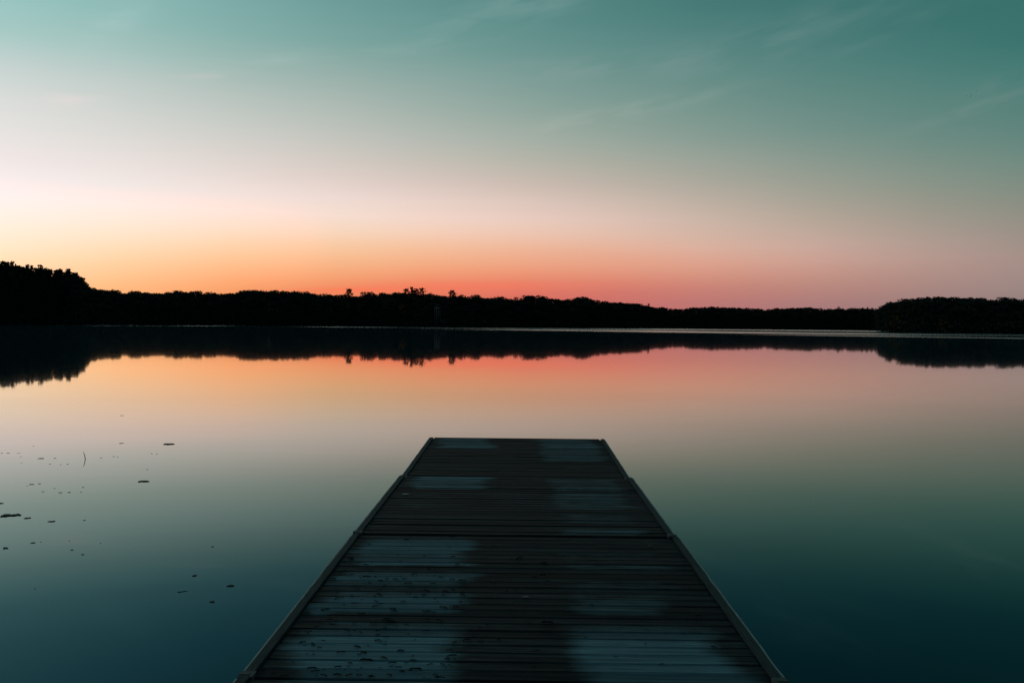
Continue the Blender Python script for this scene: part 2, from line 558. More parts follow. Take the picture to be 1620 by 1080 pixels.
def tube_quads(p0, p1, r0, r1, k=5):
    p0, p1 = np.array(p0, float), np.array(p1, float)
    d = p1 - p0
    d /= np.linalg.norm(d)
    s = np.cross(d, (1, 0, 0) if abs(d[0]) < .8 else (0, 1, 0))
    s /= np.linalg.norm(s)
    t = np.cross(d, s)
    res = []
    for i in range(k):
        a, c = 2 * math.pi * i / k, 2 * math.pi * (i + 1) / k
        ua, uc = s * math.cos(a) + t * math.sin(a), s * math.cos(c) + t * math.sin(c)
        res.append([p0 + ua * r0, p0 + uc * r0, p1 + uc * r1, p1 + ua * r1])
    return np.array(res)


def broadleaf(h=20.0, w=12.0, n=900, size=.72, low=.04):
    nl = 12
    lobes = []
    for i in range(nl):
        z = RNG.uniform(low + .1, .9)
        prof = math.sin(math.pi * min(max((z - low) / (1.06 - low), 0.05), .95)) ** .6
        a = RNG.uniform(0, 2 * math.pi)
        rr = w * .5 * prof * RNG.uniform(.25, .72)
        lobes.append((rr * math.cos(a), rr * math.sin(a), z * h, w * RNG.uniform(.17, .28)))
    lobes.append((0, 0, h * .87, w * .2))
    L = np.array(lobes)
    pick = RNG.integers(0, len(L), n)
    d = RNG.normal(size=(n, 3))
    d /= np.linalg.norm(d, axis=1)[:, None]
    rad = L[pick, 3] * RNG.uniform(.35, 1.02, n) ** .6
    c = L[pick, :3] + d * rad[:, None] * np.array([1, 1, .85])
    crown = rand_quads(c, size)
    tint = np.clip(RNG.uniform(.1, .9, len(L))[pick] + RNG.normal(0, .12, n), 0, 1)
    tr = [tube_quads((0, 0, -.6), (0, 0, h * .45), .32, .22), tube_quads((0, 0, h * .45), (0, 0, h * .82), .22, .05)]
    for lb in lobes[:6]:
        tr.append(tube_quads((0, 0, lb[2] * .55), lb[:3], .12, .03, 4))
    return crown, tint, np.concatenate(tr)


def pine(h=24.0, w=9.0, n_whorl=21, low=.2, size=.64, tufts=11):
    cs, tr = [], [tube_quads((0, 0, -.6), (0, 0, h * .5), .33, .22), tube_quads((0, 0, h * .5), (0, 0, h * .985), .22, .03)]
    for k in range(n_whorl):
        f = k / (n_whorl - 1)
        z = h * (low + (.97 - low) * f)
        ln = w * .5 * (1 - .68 * f ** 2.2) * RNG.uniform(.55, 1.15)
        a0 = RNG.uniform(0, 6.28)
        for j in range(RNG.integers(3, 6)):
            if RNG.random() < .12:
                continue
            a = a0 + j * 1.4 + RNG.uniform(-.3, .3)
            l = ln * RNG.uniform(.6, 1.15)
            up = RNG.uniform(.05, .30) + .35 * f
            tip = np.array([math.cos(a) * l, math.sin(a) * l, z + l * up])
            tr.append(tube_quads((0, 0, z - .2), tip, .07, .02, 3))
            for t in np.linspace(.35, 1.03, tufts):
                cs.append(np.array([math.cos(a) * l * t, math.sin(a) * l * t, z + l * up * t * t + .15]) + RNG.normal(0, .28, 3))
    cs.append(np.array([0, 0, h * .985]))
    cs.append(np.array([0, 0, h * .96]))
    c = np.array(cs)
    return rand_quads(c, size, .4), np.clip(RNG.normal(.45, .25, len(c)), 0, 1), np.concatenate(tr)


def spruce(h=18.0, w=5.0):
    cs, tr = [], [tube_quads((0, 0, -.6), (0, 0, h * .98), .22, .02)]
    for z in np.linspace(.08, .97, 22):
        l = w * .5 * (1 - z) ** .8 + .12
        for a in np.arange(0, 6.28, .8) + RNG.uniform(0, .8):
            for t in (.45, .85, 1.1):
                cs.append((math.cos(a) * l * t, math.sin(a) * l * t, h * z - l * t * .25 + RNG.normal(0, .1)))
    c = np.array(cs)
    return rand_quads(c, .62, .3), np.clip(RNG.normal(.4, .2, len(c)), 0, 1), np.concatenate(tr)


def bush(h=3.2, w=4.4, n=130):
    c = RNG.normal(size=(n, 3))
    c /= np.linalg.norm(c, axis=1)[:, None]
    c *= RNG.uniform(.3, 1, n)[:, None] ** .5
    c = c * np.array([w * .5, w * .5, h * .55]) + np.array([0, 0, h * .45])
    c[:, 2] = np.maximum(c[:, 2], .1)
    return rand_quads(c, .6), RNG.uniform(.1, .9, n), tube_quads((0, 0, -.3), (0, 0, h * .6), .07, .03, 4)


BROAD = [broadleaf(20, RNG.uniform(10, 14)) for _ in range(7)]
PINES = [pine(24, RNG.uniform(7.5, 10)) for _ in range(5)]
SPRUCES = [spruce() for _ in range(3)]
BUSHES = [bush() for _ in range(4)]
HEIGHT = {'broad': 20.0, 'pine': 24.0, 'spruce': 18.0, 'bush': 3.2}
PROTO = {'broad': BROAD, 'pine': PINES, 'spruce': SPRUCES, 'bush': BUSHES}

SKYLINE = [(-700, 400), (-60, 414), (0, 415.5), (19, 415.5), (43, 421), (66, 422), (80, 428), (108, 427.6), (121, 433), (130, 441), (134, 450),
           (137, 454), (160, 456.5), (183, 458), (196, 463.5), (204, 461), (221, 460), (255, 462), (277, 459), (311, 460), (342, 461.6),
           (378, 460.6), (388, 457), (410, 459), (441, 457.7), (472, 459.8), (500, 463), (531, 466), (566, 466), (601, 462), (630, 463),
           (671, 465), (700, 466), (742, 467), (758, 466), (771, 467.6), (804, 469), (820, 471.5), (836, 467), (859, 467.6), (869, 471.5),
           (905, 471.5), (914, 469), (931, 469.4), (939, 473), (960, 476), (991, 476.7), (1007, 478.5), (1022, 483), (1033, 484.4),
           (1053, 485.7), (1069, 487.5), (1095, 485.7), (1127, 484.5), (1160, 486), (1193, 487), (1213, 489), (1227, 487), (1267, 486),
           (1293, 486), (1307, 488), (1343, 487), (1380, 487), (1390, 488), (1397, 483), (1408, 478), (1417, 478), (1430, 473),
           (1447, 470.7), (1480, 469), (1530, 470), (1557, 471), (1593, 471), (1620, 472), (1900, 474), (2400, 470)]
KX, KY = np.array([k[0] for k in SKYLINE], float), np.array([k[1] for k in SKYLINE], float)


def spot(px, off):
    """A place on land seen in direction px, off metres behind the shoreline."""
    a = az_el(px, 514)[0]
    d = shore(a) + off
    return Vector((d * math.sin(R(a)), d * math.cos(R(a)), ground_z(off))), d


def top_height(px, py, d, gz):
    return CAM_H + d * math.tan(R(az_el(px, py)[1])) - gz


class Wood:
    def __init__(self):
        self.c, self.t, self.k = [], [], []

    def add(self, kind, loc, h, wide=1.0, rz=None, tint=0.0):
        cr, ti, tr = PROTO[kind][RNG.integers(len(PROTO[kind]))]
        s = h / HEIGHT[kind]
        sw = s * wide
        a = RNG.uniform(0, 6.28)
        ca, sa = math.cos(a), math.sin(a)
        Mx = np.array([[ca * sw, -sa * sw, 0], [sa * sw, ca * sw, 0], [0, 0, s]])
        self.c.append(cr @ Mx.T + np.array(loc))
        self.t.append(np.clip(ti + tint, 0, 1))
        self.k.append(tr @ Mx.T + np.array(loc))

    def build(self, name, mat, label):
        c = np.concatenate(self.c + self.k)
        t = np.concatenate(self.t + [np.full(len(x), .1) for x in self.k])
        o = obj(name, quads_mesh(name, c, t, mat))
        return tag(o, label, 'wood', kind='stuff')


def plant_wood(x0, x1, rows, step_m, kinds, mat, label):
    """rows: (metres behind shore, lowest drop and highest drop below the skyline in px)"""
    wd = Wood()
    for off, d0, d1 in rows:
        px = x0
        while px < x1:
            p, d = spot(px, off + RNG.uniform(-3, 3))
            kind = kinds[RNG.integers(len(kinds))]
            py = float(np.interp(px, KX, KY)) + RNG.uniform(d0, d1)
            h = top_height(px, py, d, p.z)
            if h > 3 and not (off < 16 and 684 < px < 700):
                wd.add(kind, p, h * 1.02, min(1.5, max(.85, 19 / h)) * RNG.uniform(.9, 1.25), tint=RNG.uniform(-.3, .3))
            px += step_m * RNG.uniform(.7, 1.3) / d * F_PX
    px = x0
    while px < x1:                                   # shrubs that hang over the water's edge
        p, d = spot(px, RNG.uniform(.5, 3.5))
        wd.add('bush', p, RNG.uniform(2.2, 6.0), RNG.uniform(.9, 1.4))
        px += 2.2 * RNG.uniform(.6, 1.3) / d * F_PX
    return wd.build('woodland', mat, label)


plant_wood(-260, 128, [(3, 45, 62), (7, 24, 45), (14, 10, 26), (22, 4, 12), (30, 1, 7), (38, -1, 6), (48, 2, 10)], 3.6, ['pine'], M_PINE,
           'tall black pine wood on the bank at the left edge, higher than all others')
plant_wood(118, 1036, [(3, 26, 38), (7, 14, 30), (14, 7, 20), (24, 3, 8), (36, .6, 5), (48, -.8, 4), (62, -.6, 5), (76, 4, 9), (84, 7, 14)], 4.7, ['broad'], M_LEAF,
           'long black belt of leafy wood across the middle of the far shore')
plant_wood(1020, 1400, [(3, 16, 24), (7, 8, 18), (14, 3, 10), (26, .8, 4), (42, -.2, 2.2), (60, -.3, 2.5), (80, 0, 3), (94, 3, 7)], 5.2, ['broad', 'broad', 'broad', 'broad', 'broad', 'spruce'], M_LEAF,
           'lowest and most distant strip of dark wood, right of the middle')
plant_wood(1398, 1900, [(3, 28, 40), (6, 14, 34), (12, 6, 20), (20, 2, 9), (30, .3, 6), (40, -1.8, 5), (52, -1.2, 5), (64, 4, 10)], 4.8, ['broad'], M_LEAF,
           'dark leafy wood on the nearer headland at the right edge')

TREE_MESH = {}


def tree_meshes(kind, mat):
    key = (kind, mat.name)
    if key not in TREE_MESH:
        lst = []
        for cr, ti, tr in PROTO[kind]:
            lst.append((quads_mesh('crown', cr, ti, mat), quads_mesh('trunk', tr, np.full(len(tr), .2), M_BARK)))
        TREE_MESH[key] = lst
    return TREE_MESH[key]


def tree(name, kind, px, py, off, label, group=None, mat=None, wide=1.0, which=0, cat='tree', trunk_mat=None):
    mat = mat or (M_LEAF if kind in ('broad', 'bush') else M_PINE)
    p, d = spot(px, off)
    h = top_height(px, py, d, p.z)
    s = h / HEIGHT[kind]
    root = empty(name, p, RNG.uniform(0, 6.28))
    cr, tr = tree_meshes(kind, mat)[which % len(PROTO[kind])]
    for nm, me in (('crown', cr), ('trunk', tr)):
        o = obj(nm, me, root)
        o.scale = (s * wide, s * wide, s)
    tag(root, label, cat, group)
    return root


G1 = 'tall pines along the top of the left headland'
for i, (px, py, lb) in enumerate([
        (4, 414.5, 'tall black pine cut by the left edge of the view on the headland'),
        (19, 414.5, 'highest of the black pines on the left headland, beside the edge pine'),
        (43, 419.5, 'spiky black pine on the left headland just past its highest pine'),
        (65, 420, 'pointed black pine halfway along the crest of the left headland'),
        (79, 426.5, 'short pine standing in the dip of the left headland crest'),
        (95, 426.5, 'broad pine left of the pair that ends the headland crest'),
        (108, 426, 'ragged pine next to last at the sloping end of the left headland'),
        (120, 432, 'last pine of the left headland, with boughs reaching out over the lower wood')]):
    tree('pine_tree', 'pine', px, py, 26 + (i % 3) * 4, lb, G1, wide=[.8, .75, .75, .7, .75, .85, .85, 1.15][i], which=i)
tree('pine_tree', 'pine', 552, 457.5, 30, 'lone pine with a rounded top poking above the middle wood, left of the pine clump', which=1, wide=1.6)
tree('leafy_tree', 'broad', 573, 461, 30, 'small round leafy tree just right of the lone middle pine', which=2, wide=.9)
tree('leafy_tree', 'broad', 587, 459.6, 32, 'wider leafy tree on the skyline between lone pine and pine clump', which=3, wide=1.1)
G2 = 'clump of tall pines above the middle of the far shore'
for i, (px, py, lb) in enumerate([
        (642, 457, 'leftmost pine of the ragged clump above the middle wood, leaning boughs on its left'),
        (651, 454.4, 'tallest narrow pine of the ragged clump above the middle wood'),
        (658.5, 457, 'slim pine right of the tallest in the ragged clump above the middle wood'),
        (667, 456.6, 'broad flat pine ending the right side of the ragged clump above the middle wood')]):
    tree('pine_tree', 'pine', px, py, 28 + 2 * i, lb, G2, which=i + 1, wide=[1.5, 1.15, 1.15, 1.6][i])
tree('leafy_tree', 'broad', 679, 462.4, 30, 'low round leafy tree touching the right side of the pine clump', which=4, wide=.9)
tree('pine_tree', 'pine', 715, 459.6, 30, 'single pine with a bushy crest right of the pine clump', which=3, wide=1.5)
tree('leafy_tree', 'broad', 730, 463.6, 30, 'small flat topped tree just right of the bushy crested pine', which=5, wide=.8)
tree('leafy_tree', 'broad', 388, 456.6, 40, 'round topped tree making a hump on the skyline of the wood left of middle', which=0, wide=1.3)
tree('leafy_tree', 'broad', 837, 466.6, 36, 'wide domed tree on the falling skyline right above the end of the dock', which=1, wide=1.5)
tree('leafy_tree', 'broad', 914, 468.6, 36, 'wide domed tree on the skyline just before it drops to the far strip', which=6, wide=1.5)
tree('pine_tree', 'pine', 1026, 480.6, 30, 'tiny pine tip where the middle wood meets the distant strip', which=0, wide=1.1)
tree('leafy_tree', 'broad', 1327, 484.6, 45, 'slightly taller round tree on the most distant strip of wood', which=2, wide=.8)
for i, (px, py, lb) in enumerate([
        (1365, 486.2, 'leftmost small spruce tip on the distant strip beside the right headland'),
        (1372, 485.4, 'tallest small spruce tip on the distant strip beside the right headland'),
        (1379, 486, 'spruce tip closest to the right headland on the distant strip')]):
    tree('spruce_tree', 'spruce', px, py, 45, lb, 'spruce tips beside the right headland', which=i)
tree('leafy_tree', 'broad', 1399, 483, 8, 'small ragged tree at the very tip of the right headland', which=3, wide=.55)
tree('leafy_tree', 'broad', 1409, 476.4, 14, 'bushy tree leaning over the tip of the right headland', which=4, wide=.75)
tree('autumn_tree', 'broad', 638, 480, 3, 'rust brown autumn tree in front of the dark wood below the pine clump', mat=M_RUST, which=5, wide=.95)
tree('autumn_shrub', 'bush', 1417, 498, 2.5, 'yellowish shrub near the tip of the right headland', mat=M_GOLD, which=0, wide=.5, cat='shrub')
tree('autumn_shrub', 'bush', 1491, 503, 2.0, 'yellowish shrub low in the middle of the right headland bank', mat=M_GOLD, which=1, wide=.7, cat='shrub')

# pale dead birch in front of the middle wood
p, d = spot(425, 2.5)
root = empty('birch_tree', p)
tr = np.concatenate([tube_quads((0, 0, -.4), (.15, 0, 7), .16, .12), tube_quads((.15, 0, 7), (.5, .1, 14), .12, .03),
                     tube_quads((.2, 0, 8), (1.6, .3, 12), .05, .015, 4), tube_quads((.2, 0, 9), (-1.3, -.2, 12.5), .05, .015, 4)])
obj('trunk', quads_mesh('trunk', tr, np.full(len(tr), .5), M_BIRCH), root)
cc = np.array([[RNG.normal(.3, 1.0), RNG.normal(0, 1.0), RNG.uniform(9, 14.6)] for _ in range(70)])
obj('crown', quads_mesh('crown', rand_quads(cc, .6), RNG.uniform(.2, .9, 70), M_LEAF), root)
tag(root, 'thin pale birch trunk in front of the dark wood left of the autumn tree', 'tree')


def boxes(bl):
    v, f = [], []
    for x0, x1, y0, y1, z0, z1 in bl:
        n = len(v)
        v += [(x0, y0, z0), (x1, y0, z0), (x1, y1, z0), (x0, y1, z0), (x0, y0, z1), (x1, y0, z1), (x1, y1, z1), (x0, y1, z1)]
        f += [tuple(n + i for i in q) for q in ((3, 2, 1, 0), (4, 5, 6, 7), (0, 1, 5, 4), (1, 2, 6, 5), (2, 3, 7, 6), (3, 0, 4, 7))]
    return v, f


# small pale lookout hut half lost among the trees
p, d = spot(692, 9.0)
hut = empty('lake_hut', p + Vector((0, 0, 0)), math.atan2(-p.x, p.y))
HP = top_height(692, 487.5, d, p.z)                 # platform level
for x in (-1.7, -.55, .55, 1.7):
    obj('post', mesh_data('post', *boxes([(x - .14, x + .14, -1.9, -1.62, -.4, HP)]), M_PALE), hut)
obj('platform', mesh_data('platform', *boxes([(-1.95, 1.95, -2.1, 1.5, HP, HP + .45)]), M_PALE), hut)
obj('cabin', mesh_data('cabin', *boxes([(-1.5, 1.5, -1.4, 1.3, HP + .453, HP + 2.1)]), M_FRAME), hut)
obj('roof', mesh_data('roof', [(-1.9, -1.9, HP + 2.1), (1.9, -1.9, HP + 2.1), (1.9, 1.6, HP + 2.1), (-1.9, 1.6, HP + 2.1), (0, -1.9, HP + 3.3), (0, 1.6, HP + 3.3)],
                      [(3, 2, 1, 0), (0, 1, 4), (2, 3, 5), (1, 2, 5, 4), (3, 0, 4, 5)], M_ROOF), hut)
tag(hut, 'pale lookout hut on slim posts in the dark wood right of the autumn tree', 'hut')

# ------------------------------------------------------------------ dock
DECK_Z, CX, HALF = .35, -.034, 1.1385
PITCH_B = .0915
dock = empty('wooden_dock', (CX, 3.0, 0))
tag(dock, 'long weathered plank dock of hinged sections running out into the calm lake', 'dock')


def yz(py):
    return 1890.0 / (py - 514.0)


# dry patches: (u0, u1, near, far, strength); u runs 0..1 across the deck
PATCH = [(.065, .37, yz(711), yz(697), .85), (.62, .95, yz(709), yz(697), .8), (.62, .95, yz(729), yz(709), .5), (.40, .60, yz(712), yz(700), .10),
         (.06, .39, yz(775), yz(754), .95), (.625, .93, yz(777), yz(757), .5), (.63, .93, yz(806), yz(779), .38), (.62, .90, yz(828), yz(812), .30),
         (.63, .92, yz(846), yz(837), .62), (.03, .25, yz(812), yz(782), .12), (.40, .62, yz(800), yz(757), .10),
         (.05, .375, yz(897), yz(850.5), .85), (.04, .39, yz(973), yz(905), .92), (.07, .385, 3.30, yz(985), 1.0),
         (.64, .97, yz(858), yz(851), .4), (.62, .93, yz(904), yz(872), .22), (.635, .92, yz(943), yz(921), .62), (.64, .88, yz(973), yz(943), .46),
         (.625, .935, 3.30, yz(985), .82),
         (.06, .39, 1.2, 3.28, .9), (.62, .93, 1.4, 3.28, .8), (.06, .39, -1.0, .8, .8), (.62, .93, -1.2, .7, .8)]


def sstep(a, b, x):
    t = min(max((x - a) / (b - a), 0), 1)
    return t * t * (3 - 2 * t)


def dry(u, y, du=0.0):
    u += du
    w = .030 * mnoise.noise(Vector((y * 3.1, u * 2, 1))) + .016 * mnoise.noise(Vector((y * 17, u * 6, 4)))
    wy = .10 * mnoise.noise(Vector((u * 9, y * 2, 7)))
    best = 0
    for u0, u1, y0, y1, s in PATCH:
        if y < y0 - .2 or y > y1 + .2:
            continue
        m = sstep(u0 - .03, u0 + .05, u + w) * (1 - sstep(u1 - .055, u1 + .03, u + w))
        e = min(sstep(0, .09, min(u - u0, u1 - u)), 1)
        yy = y + wy * (1 - e)
        m *= sstep(y0 - .03, y0 + .04, yy) * (1 - sstep(y1 - .05, y1 + .03, yy))
        best = max(best, m * s)
    return best


def build_section(y0, y1, z0, z1, shift=0.0, yaw=0.0, idx=0, last=False, wide=1.0):
    """One floating section from y0 (near) to y1 (far), in dock space."""
    ln = y1 - y0
    slope = (z1 - z0) / ln
    nb = max(1, round(ln / PITCH_B))
    pit = ln / nb
    hw_board = HALF - .056
    V, Fc, fro, brd = [], [], [], []
    NX = 56
    for b_ in range(nb):
        yc = y0 + (b_ + .5) * pit
        wb = pit * .5 - RNG.uniform(.0012, .0055)
        dz = RNG.normal(0, .0014)
        tiltb = RNG.normal(0, .022)
        ends = RNG.uniform(-.006, .006, 2)
        tone = float(np.clip(RNG.normal(.5, .34), 0, 1))
        du = float(RNG.normal(0, .012))
        pf = float(np.clip(RNG.normal(.92, .24), .28, 1.15)) * (0.35 if RNG.random() < .07 else 1)
        prof = [(-wb, -.036), (-wb, -.006), (-wb + .006, -.0006), (-wb * .4, -.0012), (wb * .4, -.0012), (wb - .006, -.0006), (wb, -.006), (wb, -.036)]
        n0 = len(V)
        m = len(prof)
        for i in range(NX + 1):
            x = -hw_board + 2 * hw_board * i / NX + (ends[0] * (i == 0) + ends[1] * (i == NX))
            warp = .0016 * mnoise.noise(Vector((x * .9, yc * 31, 2)))
            bow = .0022 * mnoise.noise(Vector((x * .7, yc * 19, 5)))
            u = (x + HALF) / (2 * HALF)
            for py_, pz in prof:
                yy = yc + py_ + bow
                zz = z0 + slope * (yy - y0) + dz + warp + pz + tiltb * py_
                V.append((x + shift + math.sin(yaw) * (yy - y0), yy, zz))
                fro.append(min(dry(u, yy, du) * pf, 1.0))
                brd.append(tone)
        for i in range(NX):
            for k in range(m - 1):
                a = n0 + i * m + k
                Fc.append((a, a + 1, a + m + 1, a + m))
        Fc.append(tuple(n0 + k for k in range(m - 1, -1, -1)))
        Fc.append(tuple(n0 + NX * m + k for k in range(m)))
    me = mesh_data('deck_section', V, [f[::-1] for f in Fc], M_DECK)
    a1 = me.attributes.new('frost', 'FLOAT', 'POINT')
    a1.data.foreach_set('value', np.array(fro, np.float32))
    a2 = me.attributes.new('board', 'FLOAT', 'POINT')
    a2.data.foreach_set('value', np.array(brd, np.float32))
    sec = obj('deck_section', me, dock)
    sec.scale.x = wide
    sec.location = (0, -3.0, 0)                       # deck coordinates are measured from the lens

    def along(xa, xb, za, zb, y_a=y0, y_b=y1, wob=0.0, seg=26, seed=0):
        v, f = [], []
        for i in range(seg + 1):
            y = y_a + (y_b - y_a) * i / seg
            wx = wob * mnoise.noise(Vector((y * 5.5, seed, 0)))
            wz_ = wob * .6 * mnoise.noise(Vector((y * 4.1, seed, 5)))
            zb0 = z0 + slope * (y - y0)
            sx = shift + math.sin(yaw) * (y - y0)
            for (x, z) in ((xa, za), (xb, za), (xb, zb), (xa, zb)):
                v.append((x + sx + wx, y, zb0 + z + wz_))
        for i in range(seg):
            for k in range(4):
                a, c = i * 4 + k, i * 4 + (k + 1) % 4
                f.append((a, c, c + 4, a + 4))
        f.append((3, 2, 1, 0))
        f.append(tuple(seg * 4 + k for k in range(4)))
        return v, f
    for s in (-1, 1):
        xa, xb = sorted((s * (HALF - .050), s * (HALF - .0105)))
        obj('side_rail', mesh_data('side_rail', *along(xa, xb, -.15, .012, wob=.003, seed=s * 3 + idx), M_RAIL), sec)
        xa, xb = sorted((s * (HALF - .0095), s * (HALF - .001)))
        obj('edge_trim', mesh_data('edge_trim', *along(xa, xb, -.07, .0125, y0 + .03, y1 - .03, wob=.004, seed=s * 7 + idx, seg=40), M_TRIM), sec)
        xa, xb = sorted((s * (HALF - .30), s * (HALF - .95)))
        obj('float', mesh_data('float', *boxes([(xa + shift, xb + shift, y0 + .15, y1 - .15, -.22, z0 - .20)]), M_FLOAT), sec)
        xa, xb = sorted((s * (HALF - .12), s * (HALF - .08)))
        obj('joist', mesh_data('joist', *along(xa, xb, -.19, -.042), M_FRAME), sec)
        xe = s * HALF + shift
        h1, h2 = sorted((xe - s * .058, xe + s * .001)), sorted((xe - s * .040, xe + s * .004))
        obj('hinge', mesh_data('hinge', *boxes([(h1[0], h1[1], y0 - .030, y0 + .03, z0 - .10, z0 + .0135),
                                                (h2[0], h2[1], y0 - .012, y0 + .008, z0 - .12, z0 + .0165)]), M_METAL), sec)
    if last:
        obj('end_board', mesh_data('end_board', *boxes([(-HALF + .066 + shift, HALF - .066 + shift, y1 + .002, y1 + .04, z1 - .16, z1 + .004)]), M_FRAME), sec)
    return sec


build_section(7.875, 10.33, .331, .372, .006, R(.10), 1, True)
build_section(5.66, 7.83, .352, .35, .010, 0, 2, wide=1.010)
build_section(3.352, 5.628, .344, .351, .018, 0, 3, wide=1.020)
build_section(1.05, 3.318, .35, .352, .018, 0, 4, wide=1.020)
build_section(-1.25, 1.02, .35, .35, 0, 0, 5)
build_section(-3.55, -1.28, .36, .35, 0, 0, 6)
build_section(-9.6, -3.58, .9, .36, 0, 0, 7)


# ------------------------------------------------------------------ dead leaves on the boards
def leaf_mesh(name, mat, ln, wd, curl, seed):
    rg = random.Random(seed)
    v, f = [], []
    n = 7
    for i in range(n + 1):
        t = i / n
        w = wd * (math.sin(math.pi * min(t * .96 + .04, 1)) ** .8) * rg.uniform(.75, 1.2)
        z = curl * (math.sin(t * 3.1 + rg.uniform(-.2, .2))) * .4 + .0015
        x = (t - .5) * ln
        for k, sgn in ((0, -1), (1, 0), (2, 1)):
            v.append((x, sgn * w * .5, max(z + (curl * .55 if sgn else 0) * rg.uniform(.4, 1.3), .0012)))
    top = len(v)
    v += [(a, c, z - .0010) for a, c, z in v]
    for i in range(n):
        for k in range(2):
            a = i * 3 + k
            f.append((a, a + 3, a + 4, a + 1))
            f.append((top + a, top + a + 1, top + a + 4, top + a + 3))
    rim = [i * 3 for i in range(n + 1)] + [n * 3 + 1] + [i * 3 + 2 for i in range(n, -1, -1)] + [1]
    for i in range(len(rim)):
        a, c = rim[i], rim[(i + 1) % len(rim)]
        f.append((a, c, top + c, top + a))
    return mesh_data(name, v, f, mat)


DECK_LEAF = [leaf_mesh('dead_leaf', M_DEAD, .030 + .010 * (i % 4), .010 + .005 * (i % 3), .005 + .002 * (i % 4), 50 + i) for i in range(8)]


def deck_z(y):
    for y0, y1, z0, z1 in ((7.875, 10.33, .331, .372), (5.66, 7.83, .352, .35), (3.352, 5.628, .344, .351)):
        if y0 <= y <= y1:
            return z0 + (z1 - z0) * (y - y0) / (y1 - y0)
    return .35


rl = random.Random(5)
placed = 0
while placed < 230:
    u = rl.uniform(.03, .60)
    y = yz(rl.uniform(852, 1079))
    if rl.random() > (1.0 if u < .40 else .5):
        continue
    if y > 5.0 and rl.random() < .6:
        continue
    if dry(u, y) < .3 and rl.random() < .5:
        continue
    o = obj('dead_leaf', DECK_LEAF[placed % 8])
    o.location = (CX - HALF + 2 * HALF * u, y, deck_z(y) + .0015)
    o.rotation_euler = (0, 0, rl.uniform(-.7, .7) + (math.pi if rl.random() < .5 else 0))
    s = rl.uniform(.28, .8) * (1.3 if rl.random() < .15 else 1)
    o.scale = (s, s, s)
    tag(o, 'small dark curled leaf scrap lying on the left half of the dock boards', 'leaf', 'dead leaf scraps on the left half of the dock')
    placed += 1
for i in range(14):
    u, y = rl.uniform(.64, .93), yz(rl.uniform(900, 1075))
    o = obj('dead_leaf', DECK_LEAF[i % 8])
    o.location = (CX - HALF + 2 * HALF * u, y, deck_z(y) + .0015)
    o.rotation_euler = (0, 0, rl.uniform(-.7, .7))
    s = rl.uniform(.3, .55)
    o.scale = (s, s, s)
    tag(o, 'small dark leaf scrap lying on the right half of the dock boards', 'leaf', 'dead leaf scraps on the right half of the dock')
for px, py, mt, ln, lb in ((641, 782.5, M_CHIP, .062, 'small bright white chip lying near the left rail halfway along the dock'),
                           (832, 944.5, M_PALELEAF, .040, 'faded pale leaf lying alone on the dark middle of the dock boards'),
                           (781, 919.5, M_PALELEAF, .020, 'tiny pale speck of leaf on the boards behind the faded middle leaf'),
                           (1029, 864.5, M_PALELEAF, .030, 'small pale leaf on the boards near the right rail of the dock')):
    p = on_plane(px, py, DECK_Z)
    o = obj('pale_leaf' if mt is M_PALELEAF else 'pale_chip', leaf_mesh('pale_leaf', mt, ln, ln * .55, .006, 7))
    o.location = (p.x, p.y, deck_z(p.y) + .002)
    tag(o, lb, 'leaf' if mt is M_PALELEAF else 'chip')


# ------------------------------------------------------------------ things floating on the lake
def mat_outline(name, w, dp, seed, notch=True, lobes=5):
    """A floating weed mat: ragged outline, a few mm thick, edge slightly turned up."""
    rg = random.Random(seed)
    n = 26
    th = min(max(w * .02, .0006), .004)
    v = [(0, 0, th), (0, 0, -th)]
    ph = rg.uniform(0, 6)
    for i in range(n):
        a = 2 * math.pi * i / n
        r = 1 + .22 * math.sin(lobes * a + ph) + rg.uniform(-.14, .14)
        if notch and i in (3, 4):
            r *= .45
        v.append((r * w * .5 * math.cos(a), r * dp * .5 * math.sin(a), th * (1.2 + rg.uniform(0, 2.0))))
    f = []
    for i in range(n):
        v.append((v[2 + i][0] * .98, v[2 + i][1] * .98, -th))
    for i in range(n):
        j = (i + 1) % n
        f.append((0, 2 + i, 2 + j))
        f.append((1, 2 + n + j, 2 + n + i))
        f.append((2 + i, 2 + n + i, 2 + n + j, 2 + j))
    return mesh_data(name, v, f, M_WET)


def float_thing(name, px, py, wpx, asp, label, seed, group=None, cat='leaf', rz=None, notch=True):
    p = on_plane(px, py)
    w = wpx * p.length / F_PX
    o = obj(name, mat_outline(name, w, w * asp, seed, notch, 3 + seed % 3))
    o.location = (p.x, p.y, .0015)
    o.rotation_euler = (0, 0, (RNG.uniform(-.3, .3) if rz is None else rz))
    return tag(o, label, cat, group)


float_thing('weed_mat', 12, 815.2, 16, .75, 'largest dark clump of floating leaves, near the left edge of the water', 3, cat='water weed')
float_thing('floating_leaf', 25.5, 814.6, 13, .75, 'dark leaf touching the right side of the largest floating clump', 4)
float_thing('floating_leaf', 43.5, 819.3, 8, .7, 'small oval leaf afloat just right of the largest floating clump', 5, notch=False)
float_thing('floating_leaf', 82, 824.6, 9, .45, 'thin dark leaf afloat well right of the largest floating clump', 6, notch=False)
float_thing('floating_leaf', 0, 796, 8, .6, 'dark leaf cut by the left edge of the view above the largest clump', 7)
float_thing('lily_pad', 267, 702.3, 13, .75, 'farthest flat dark pad floating alone on the pink water', 8, cat='lily pad', rz=0, notch=False)
float_thing('lily_pad', 227.5, 761.3, 15, .45, 'flat dark pad floating alone on the grey green water left of the dock', 9, cat='lily pad', rz=0)
float_thing('floating_leaf', 308, 910.3, 6, 1.2, 'small dark leaf upper left in the group of four nearest the dock', 10)
